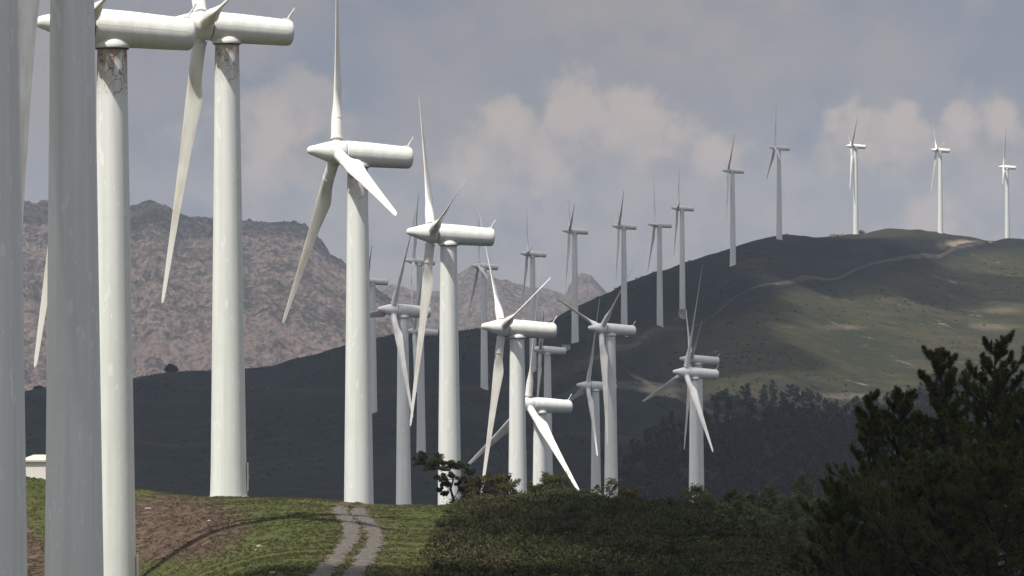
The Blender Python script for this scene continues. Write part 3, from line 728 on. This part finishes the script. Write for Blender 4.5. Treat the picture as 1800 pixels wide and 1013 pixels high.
for i, (a, b, d, h, w, lab) in enumerate(yp):
    ST('young_pine', lab, 'pine tree', a, b, d, h, w, M_YPINE, 40+i, G2, nb=26, per=26, leaf=.085, clump=.24, cone=1, bare=.08)
# two lone trees on the far spur
for a, b, h, w, s, lab in ((301,672,24,24,71,'tiny lone tree on the skyline of the dark spur below the mountain'),(70,704,22,18,72,'tiny tree on the dark skyline between the two grey towers')):
    ST('lone_tree', lab, 'tree', a, b, 1870, h, w, M_FOREST, s, None, nb=12, per=40, leaf=.45, clump=.9, bare=.35)

# ------------------------------------------------------------------ stuff: heath, grass, far wood
rg = np.random.default_rng(11)
n_ = 9000
Yh = rg.uniform(212, 362, n_*2); pxh = rg.uniform(740, 1640, n_*2); Xh = (pxh-900)/F*Yh
eg = np.interp(Yh, [200, 222, 250, 280, 320, 350, 380], [-4.1, -4.0, -4.6, -4.4, -4.4, -4.5, -4.5])
keep = (Xh > eg-.2+fbm(Xh*0, Yh/4, 3, 2)*1.0+rg.random(n_*2)**2*1.3)&(rg.random(n_*2) < (Yh/362)**1.2)
Xh, Yh = Xh[keep], Yh[keep]
hh = (.16+.34*rg.random(len(Xh))**1.5)*(1+1.5*fbm(Xh/4, Yh/7, 4, 6))*(1+.9*(rg.random(len(Xh)) > .95))
hh = np.clip(hh, .08, 1.25)
cen = np.stack([Xh, Yh, gz(Xh, Yh)+hh*.35], -1); rad = np.stack([hh*1.1, hh*1.1, hh*.75], -1)
V, Fc = leaves(cen, rad, 54, .082, 3, .8, 1.4)
tag(link('heath_scrub', np_mesh('heath_scrub', V, Fc), M_HEATH), 'knee high green and brown heath scrub covering the right part of the near slope', 'heath', kind='stuff')
# grass tufts
n_ = 26000
Yg = rg.uniform(214, 362, n_); pxg = rg.uniform(-60, 800, n_); Xg = (pxg-900)/F*Yg
eg = np.interp(Yg, [200, 222, 250, 280, 320, 350, 380], [-4.1, -4.0, -4.6, -4.4, -4.4, -4.5, -4.5])
dm = np.min(np.hypot(Xg[:, None]-TRK[None, :, 0], (Yg[:, None]-TRK[None, :, 1])*.0+0), axis=1)
gp, gq = Q(np.stack([Xg, Yg, gz(Xg, Yg)], -1))
bm_ = (1.0-np.hypot((gp-305)/135, (gq-928)/62)) > rg.random(n_)*.5
keep = (Xg < eg+.1)&(dist_path(Xg, Yg, L1) > .15+.45*RNG.random(n_)**.7)&(dist_path(Xg, Yg, L2) > .15+.45*RNG.random(n_)**.7)&(~bm_)&(fbm(Xg/3, Yg/3, 3, 44)+rg.random(n_)*.9 > .25)
Xg, Yg = Xg[keep], Yg[keep]; 
cen = np.stack([Xg, Yg, gz(Xg, Yg)+.03], -1); rad = np.stack([np.full(len(Xg), .16), np.full(len(Xg), .16), np.full(len(Xg), .04)], -1)
V, Fc = leaves(cen, rad, 9, .045, 9, 1.2, 1.8)
tag(link('grass', np_mesh('grass', V, Fc), M_GRASS), 'short green grass tufts on the near hilltop around the track', 'grass', kind='stuff')
# brown bracken litter over the bare patch
n_ = 5000
Yb = rg.uniform(220, 350, n_); pxb = rg.uniform(-40, 470, n_); Xb = (pxb-900)/F*Yb
bp, bq = Q(np.stack([Xb, Yb, gz(Xb, Yb)], -1))
keep = ((1.05-np.hypot((bp-305)/135, (bq-928)/62)) > rg.random(n_)*.4)|((.9-np.hypot((bp-48)/40, (bq-985)/75)) > rg.random(n_)*.4)
Xb, Yb = Xb[keep], Yb[keep]
cen = np.stack([Xb, Yb, gz(Xb, Yb)+.05], -1); rad = np.stack([np.full(len(Xb), .22), np.full(len(Xb), .22), np.full(len(Xb), .08)], -1)
V, Fc = leaves(cen, rad, 14, .055, 19, .6, 1.6)
M_BRACK = leaf_mat('dead_bracken', (.075, .052, .038), (.135, .095, .068), 1.2)
tag(link('dead_bracken', np_mesh('dead_bracken', V, Fc), M_BRACK), 'brown dead bracken and churned soil patch between the towers', 'bracken', kind='stuff')
# far wood: one mass of conifers filling the valley side
fx = []; n_ = 5200
pw = rg.uniform(1060, 1980, n_); dw = rg.uniform(1180, 1800, n_); Xw = (pw-900)/F*dw; Zw = gz(Xw, dw)
wp, wq = Q(np.stack([Xw, dw, Zw], -1))
top = np.interp(wp, [1060, 1180, 1250, 1330, 1400, 1450, 1500, 1560, 1620, 1700, 1790, 1980], [800, 745, 700, 705, 692, 715, 718, 706, 690, 655, 650, 650])
keep = (wq > top+fbm(wp/40, wq*0, 3, 6)*18)&(wq < 940)&(rg.random(n_) < sstep(-10, 60, wq-top)*.6+.4)
gap = ~((np.abs(wq-np.interp(wp, [1110, 1150, 1240, 1340], [655, 680, 722, 742])) < 9)&(wp < 1345)); keep &= gap
Xw, dw, Zw = Xw[keep], dw[keep], Zw[keep]; nt_ = len(Xw); print('far wood trees', nt_)
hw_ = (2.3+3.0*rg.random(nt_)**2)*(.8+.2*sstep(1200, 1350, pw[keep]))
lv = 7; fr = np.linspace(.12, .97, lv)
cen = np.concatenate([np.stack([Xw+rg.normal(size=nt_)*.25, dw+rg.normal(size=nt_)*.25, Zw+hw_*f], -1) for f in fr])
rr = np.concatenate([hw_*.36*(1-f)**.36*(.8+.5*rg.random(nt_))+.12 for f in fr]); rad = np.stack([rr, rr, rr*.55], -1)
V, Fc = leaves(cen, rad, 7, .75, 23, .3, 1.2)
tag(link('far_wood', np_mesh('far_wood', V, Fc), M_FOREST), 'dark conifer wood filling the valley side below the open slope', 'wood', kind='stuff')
# low bushes dotted over the far slopes
n_ = 7000; pb = rg.uniform(0, 1850, n_); db = rg.uniform(1260, 2350, n_); Xb = (pb-900)/F*db; Zb = gz(Xb, db)
bp, bq = Q(np.stack([Xb, db, Zb], -1)); keep = (fbm(Xb/50, db/80, 4, 61)+rg.random(n_)*.5 > .30)&(np.abs(bq-np.interp(bp, [1040,1205,1330,1500,1735], [640,570,518,474,427])) > 6)
Xb, db, Zb = Xb[keep], db[keep], Zb[keep]; hb = .3+.9*rg.random(len(Xb))**3
V, Fc = leaves(np.stack([Xb, db, Zb+hb*.3], -1), np.stack([hb*1.6, hb*1.6, hb*.5], -1), 9, .45, 29, .5, 1.2)
tag(link('hillside_scrub', np_mesh('hillside_scrub', V, Fc), M_HSCRUB), 'scattered dark scrub dotted across the far hillside', 'scrub', kind='stuff')

# ------------------------------------------------------------------ rocks, shed, huts
def rock(px, py, d0, d1, size, seed, label, grp, mat=None):
    w, _ = ground_at(px, py, d0, d1); rg_ = np.random.default_rng(seed)
    import bmesh
    bm = bmesh.new(); bmesh.ops.create_icosphere(bm, subdivisions=3, radius=1)
    for v in bm.verts:
        p = np.array(v.co); k = 1+.35*float(fbm(p[0]*1.7+seed, p[1]*1.7+p[2]*2.1, 3, seed)[()] if np.ndim(p[0]) == 0 else 0)
        v.co = Vector((p[0]*size[0]*k, p[1]*size[1]*k, p[2]*size[2]*k))
    me = bpy.data.meshes.new('rock'); bm.to_mesh(me); bm.free()
    o = link('rock', me, mat or M_ROCK); o.location = (w[0], w[1], w[2]+size[2]*.35); tag(o, label, 'rock', grp)
GR = 'pale stones on the grass'
rock(455,962,190,380,(.16,.14,.11),1,'larger of the pale stones left of the gravel track',GR)
rock(450,968,190,380,(.09,.09,.07),2,'little pale stone touching the larger stone left of the track',GR)
rock(465,950,190,380,(.10,.09,.06),3,'flat pale stone just above the larger stone',GR)
rock(368,918,190,380,(.14,.12,.11),4,'pale stone on the brown bracken below the bolted tower base',GR)
rock(260,896,190,380,(.26,.15,.10),5,'long pale stone at the left edge of the brown patch',GR)
rock(478,1008,190,380,(.17,.12,.07),6,'pale stone in the grass at the bottom of the picture',GR)
GH = 'rock outcrops on the hilltop'
for i, (a, b, s, lab) in enumerate([(1466,415,(3.4,2.5,1.7),'low grey rock outcrop left of the sunlit hilltop turbine'),(1480,413,(2.6,2.,1.3),'smaller rock outcrop between the low outcrop and the hilltop turbine'),
                                (1515,409,(2.2,2.,1.8),'rounded boulder right of the sunlit hilltop turbine foot'),(1742,426,(2.0,2.,1.6),'dark boulder where the sandy road meets the skyline')]):
    rock(a, b+2, 1900, 2900, tuple(q*.72 for q in s), 10+i, lab, GH, M_RROCK)
# shed behind the crest
d = 420; w0 = P(36, 848, d); w1 = P(150, 848, d); zf = float(gz((w0[0]+w1[0])/2, d+2)[0]); zt = P(60, 812, d)[2]
sh = empty('utility_shed', ((w0[0]+w1[0])/2, d+2, zf)); tag(sh, 'small cream rendered shed with flat pale roof behind the grass, between the grey towers', 'shed')
Wd = w1[0]-w0[0]; hs = zt-zf
b_ = MB(); b_.box((0, 0, hs/2), (Wd, 4, hs)); link('wall', b_.mesh('wall'), M_CONC, sh)
b_ = MB(); b_.add([(-Wd/2-.15, -2.2, hs+.002), (Wd/2+.15, -2.2, hs+.002), (Wd/2+.15, 2.2, hs+.002), (-Wd/2-.15, 2.2, hs+.002), (-Wd/2-.15, -2.2, hs+.16), (Wd/2+.15, -2.2, hs+.16), (Wd/2+.15, 2.2, hs+.16), (-Wd/2-.15, 2.2, hs+.16), (-Wd/2+1.0, -.6, hs+.58), (Wd/2-1.0, -.6, hs+.58), (Wd/2-1.0, .6, hs+.58), (-Wd/2+1.0, .6, hs+.58)],
      [(0,1,2,3),(0,1,5,4),(1,2,6,5),(2,3,7,6),(3,0,4,7),(4,5,9,8),(5,6,10,9),(6,7,11,10),(7,4,8,11),(8,9,10,11)]); link('roof', b_.mesh('roof'), M_ROOF, sh)
b_ = MB(); b_.box((1.2, -2.03, 1.0+hs-2.2), (.9, .06, 1.9)); dr = link('door', b_.mesh('door'), M_HUTR, sh)
b_ = MB(); b_.box((1.5, -2.08, 1.0+hs-2.2), (.05, .06, .2)); link('handle', b_.mesh('handle'), M_GALV, dr)
def hut(px, py, d, wpx, hpx, label):
    w, _ = ground_at(px, py, d-150, d+200); d = w[1]; W_ = wpx/F*d; H_ = hpx/F*d
    r0 = empty('transformer_hut', (w[0], w[1], w[2]-.3)); tag(r0, label, 'hut', 'small service huts on the hillside')
    b = MB(); b.box((0, 0, H_/2), (W_, W_*.8, H_)); link('wall', b.mesh('wall'), M_HUT, r0)
    b = MB(); b.box((0, 0, H_+.15), (W_+.5, W_*.8+.5, .3)); link('roof', b.mesh('roof'), M_HUTR, r0)
    b = MB(); b.box((-W_*.15, -W_*.4-.03, 1.1), (1.1, .06, 2.0)); link('door', b.mesh('door'), M_GALV, r0)
hut(1200, 560, 2000, 15, 16, 'small grey hut at the foot of the ridge turbine, dark flat roof')
hut(995, 617, 1700, 15, 12, 'small pale hut on the dark slope under the first ridge turbine')

# ------------------------------------------------------------------ unseen clouds added above the view, placed by where their shadows should fall
def cloud(sx, sy, rx, ry, alt, seed, gzh, mat=None, amp=.30):
    off = (alt-gzh)/TO_SUN[2]
    cx, cy = sx+TO_SUN[0]*off, sy+TO_SUN[1]*off
    us, vs = 56, 28; th = np.linspace(0, 2*PI, us, endpoint=False); ph = np.linspace(.02, PI-.02, vs)
    T, Ph = np.meshgrid(th, ph); x = np.sin(Ph)*np.cos(T); y = np.sin(Ph)*np.sin(T); z = np.cos(Ph)
    k = 1+amp*fbm(x*1.6+seed*3+y*.3, y*1.6+z*1.2+seed, 4, seed)+.10*fbm(x*6+seed, y*6+z*5, 3, seed+5)
    V = np.stack([cx+x*rx*k, cy+y*ry*k, alt+np.where(z > 0, z*60, z*22)*k], -1).reshape(-1, 3)
    idx = np.arange(us*vs).reshape(vs, us); Fq = np.stack([idx[:-1], np.roll(idx, -1, 1)[:-1], np.roll(idx, -1, 1)[1:], idx[1:]], -1).reshape(-1, 4)
    tag(link('cloud', np_mesh('cloud', V, Fq, True), mat or M_CLOUD), kind='structure')
cloud(10, 80, 130, 145, 700, 1, 8, None, .05)
cloud(66, 285, 66, 98, 720, 2, -12, None, .12)
cloud(8, 905, 74, 115, 700, 13, -30, M_THIN, .10)
cloud(-110, 1360, 300, 250, 760, 3, -40)
cloud(160, 1320, 190, 270, 740, 4, -45)
cloud(-120, 1840, 230, 290, 800, 5, 5)
cloud(30, 1960, 78, 150, 780, 9, 20, None, .15)
cloud(95, 2180, 115, 140, 830, 6, 50, None, .2)
cloud(185, 2235, 80, 62, 790, 7, 25, M_THIN)
cloud(-330, 4900, 330, 230, 1200, 8, 60, M_THIN)
cloud(-620, 3700, 160, 300, 1100, 10, -40, M_THIN)

# ------------------------------------------------------------------ haze
mh, nt = newmat('haze_air'); g = N(nt)
pv = g('ShaderNodeVolumePrincipled', ins={'Color': (.74, .86, 1.0, 1), 'Density': 8.0e-5, 'Anisotropy': .2})
o_ = g('ShaderNodeOutputMaterial'); nt.links.new(pv.outputs[0], o_.inputs['Volume'])
hb = MB(); zlo, zhi = -180.0, 215.0; hb.box((0, 0, (zlo+zhi)/2), (18600, 8050*2, zhi-zlo))
hz = link('haze', hb.mesh('haze'), mh); tag(hz, kind='stuff'); hz['label'] = 'thin pale blue haze in the air over the valley'; hz['category'] = 'haze'

# ------------------------------------------------------------------ world
wd = bpy.data.worlds.new('World'); scene.world = wd; wd.use_nodes = True; nt = wd.node_tree; nt.nodes.clear(); g = N(nt)
sky = g('ShaderNodeTexSky'); sky.sky_type = 'NISHITA'; sky.sun_disc = False; sky.sun_elevation = SUN_EL
sky.sun_rotation = math.atan2(TO_SUN[0], TO_SUN[1]); sky.air_density = 1.0; sky.dust_density = 1.0
tc = g('ShaderNodeTexCoord').outputs['Generated']
sep = g('ShaderNodeSeparateXYZ', ins={0: tc})
def vscale(v, s): return g('ShaderNodeVectorMath', operation='MULTIPLY', ins={0: v, 1: s}).outputs[0]
nsky = g('ShaderNodeVectorMath', operation='SCALE', ins={0: sky.outputs[0], 'Scale': .085}).outputs[0]
q = vscale(tc, (1, 1, 1.5))
n_big = g.noise(q, 14., 5, .5, .3); n_mid = g.noise(vscale(tc, (1, 1, 1.2)), 34., 7, .58, .2); n_fin = g.noise(tc, 95., 6, .6)
# soft grey sheet: lavender-grey with bluer gaps
base = g.mix(g.ramp(n_big, .38, .60), (.255, .285, .350, 1), (.350, .338, .360, 1))
base = g.mix(g.math('MULTIPLY', g.ramp(n_mid, .42, .62), .6), base, (.385, .360, .362, 1))
base = g.mix(g.math('MULTIPLY', g.ramp(n_fin, .50, .70), .35), base, (.235, .268, .335, 1))
# cumulus heads standing at given bearings
def heads(lst):
    acc = None
    for (pxx, pyy, rr) in lst:
        w = P(pxx, pyy, 1.0); w = w/np.linalg.norm(w)
        dd = g('ShaderNodeVectorMath', operation='DISTANCE', ins={0: tc, 1: tuple(w)}).outputs['Value']
        b = g.math('SUBTRACT', 1.0, g.math('DIVIDE', dd, rr/F))
        acc = b if acc is None else g.math('MAXIMUM', acc, b)
    return acc
H1 = heads([(1060,290,165),(1010,215,95),(1110,235,100),(920,300,150),(1200,330,150),(900,215,60),(1540,310,150),(1500,240,75),(1590,245,75),(1720,330,165),(1050,430,230),(1300,450,200),(1560,430,220),(800,480,200),(640,430,160),(1760,430,200),(1690,240,75),(1770,250,70),(1380,400,150),(780,380,150),(470,300,170),(520,200,90),(1850,330,130)])
n_puf = g.noise(tc, 170., 7, .62, .3)
e1 = g.math('ADD', H1, g.math('MULTIPLY', g.math('SUBTRACT', n_fin, .5), 1.5))
e1 = g.math('ADD', e1, g.math('MULTIPLY', g.math('SUBTRACT', n_puf, .5), .55))
cum = g.ramp(e1, -.05, .40)
body = g.mix(g.ramp(n_fin, .36, .64), (.350, .338, .352, 1), (.450, .412, .398, 1))
cl = g.mix(g.math('MULTIPLY', cum, .82), base, body)
# sunlit cream crests along the heads
H2 = heads([(1000,190,85),(1070,200,100),(1140,215,85),(895,210,70),(950,280,80),(1250,260,60),(820,300,60),(1510,225,85),(1580,225,75),(1460,215,45),(1690,215,60),(1760,215,50),(1640,400,90),(480,250,90),(1190,240,50)])
e2 = g.math('ADD', H2, g.math('MULTIPLY', g.math('SUBTRACT', n_puf, .5), 1.6)); e2 = g.math('ADD', e2, g.math('MULTIPLY', g.math('SUBTRACT', n_fin, .5), 1.3))
cl = g.mix(g.math('MULTIPLY', g.math('MULTIPLY', g.ramp(e2, -.10, .85), cum), .85), cl, (.565, .48, .435, 1))
# overcast brightens towards the zenith; broken cover lets the sky show
zen = g.math('MULTIPLY_ADD', g.ramp(sep.outputs[2], .08, .9), 1.5, 1.0)
clz = g('ShaderNodeVectorMath', operation='SCALE', ins={0: cl, 'Scale': zen}).outputs[0]
cover = g.math('SUBTRACT', 1.0, g.math('MULTIPLY', g.ramp(sep.outputs[2], .12, .5), g.math('MULTIPLY', g.ramp(g.noise(tc, 3., 4), .45, .65), .7)))
fin = g.mix(cover, nsky, clz)
bg = g('ShaderNodeBackground', ins={'Color': fin, 'Strength': .92}); g('ShaderNodeOutputWorld', ins={0: bg.outputs[0]})
# ------------------------------------------------------------------ sun
L = bpy.data.lights.new('sun', 'SUN'); L.energy = 5.0; L.angle = math.radians(.8); L.color = (1.0, .955, .88)
so = bpy.data.objects.new('sun', L); COL.objects.link(so)
so.rotation_euler = Vector(-TO_SUN).to_track_quat('-Z', 'Y').to_euler(); so.location = (-300, -300, 500)
# ------------------------------------------------------------------ camera
cam = bpy.data.cameras.new('camera'); cam.sensor_width = 36; cam.lens = F/1800*36; cam.clip_start = .5; cam.clip_end = 30000
co = bpy.data.objects.new('camera', cam); COL.objects.link(co)
co.matrix_world = Matrix([[RIGHT[0], UP[0], -FW[0], 0], [RIGHT[1], UP[1], -FW[1], 0], [RIGHT[2], UP[2], -FW[2], 0], [0, 0, 0, 1]])
scene.camera = co
scene.view_settings.view_transform = 'Standard'; scene.view_settings.look = 'None'; scene.view_settings.exposure = 0.1; scene.view_settings.gamma = 1
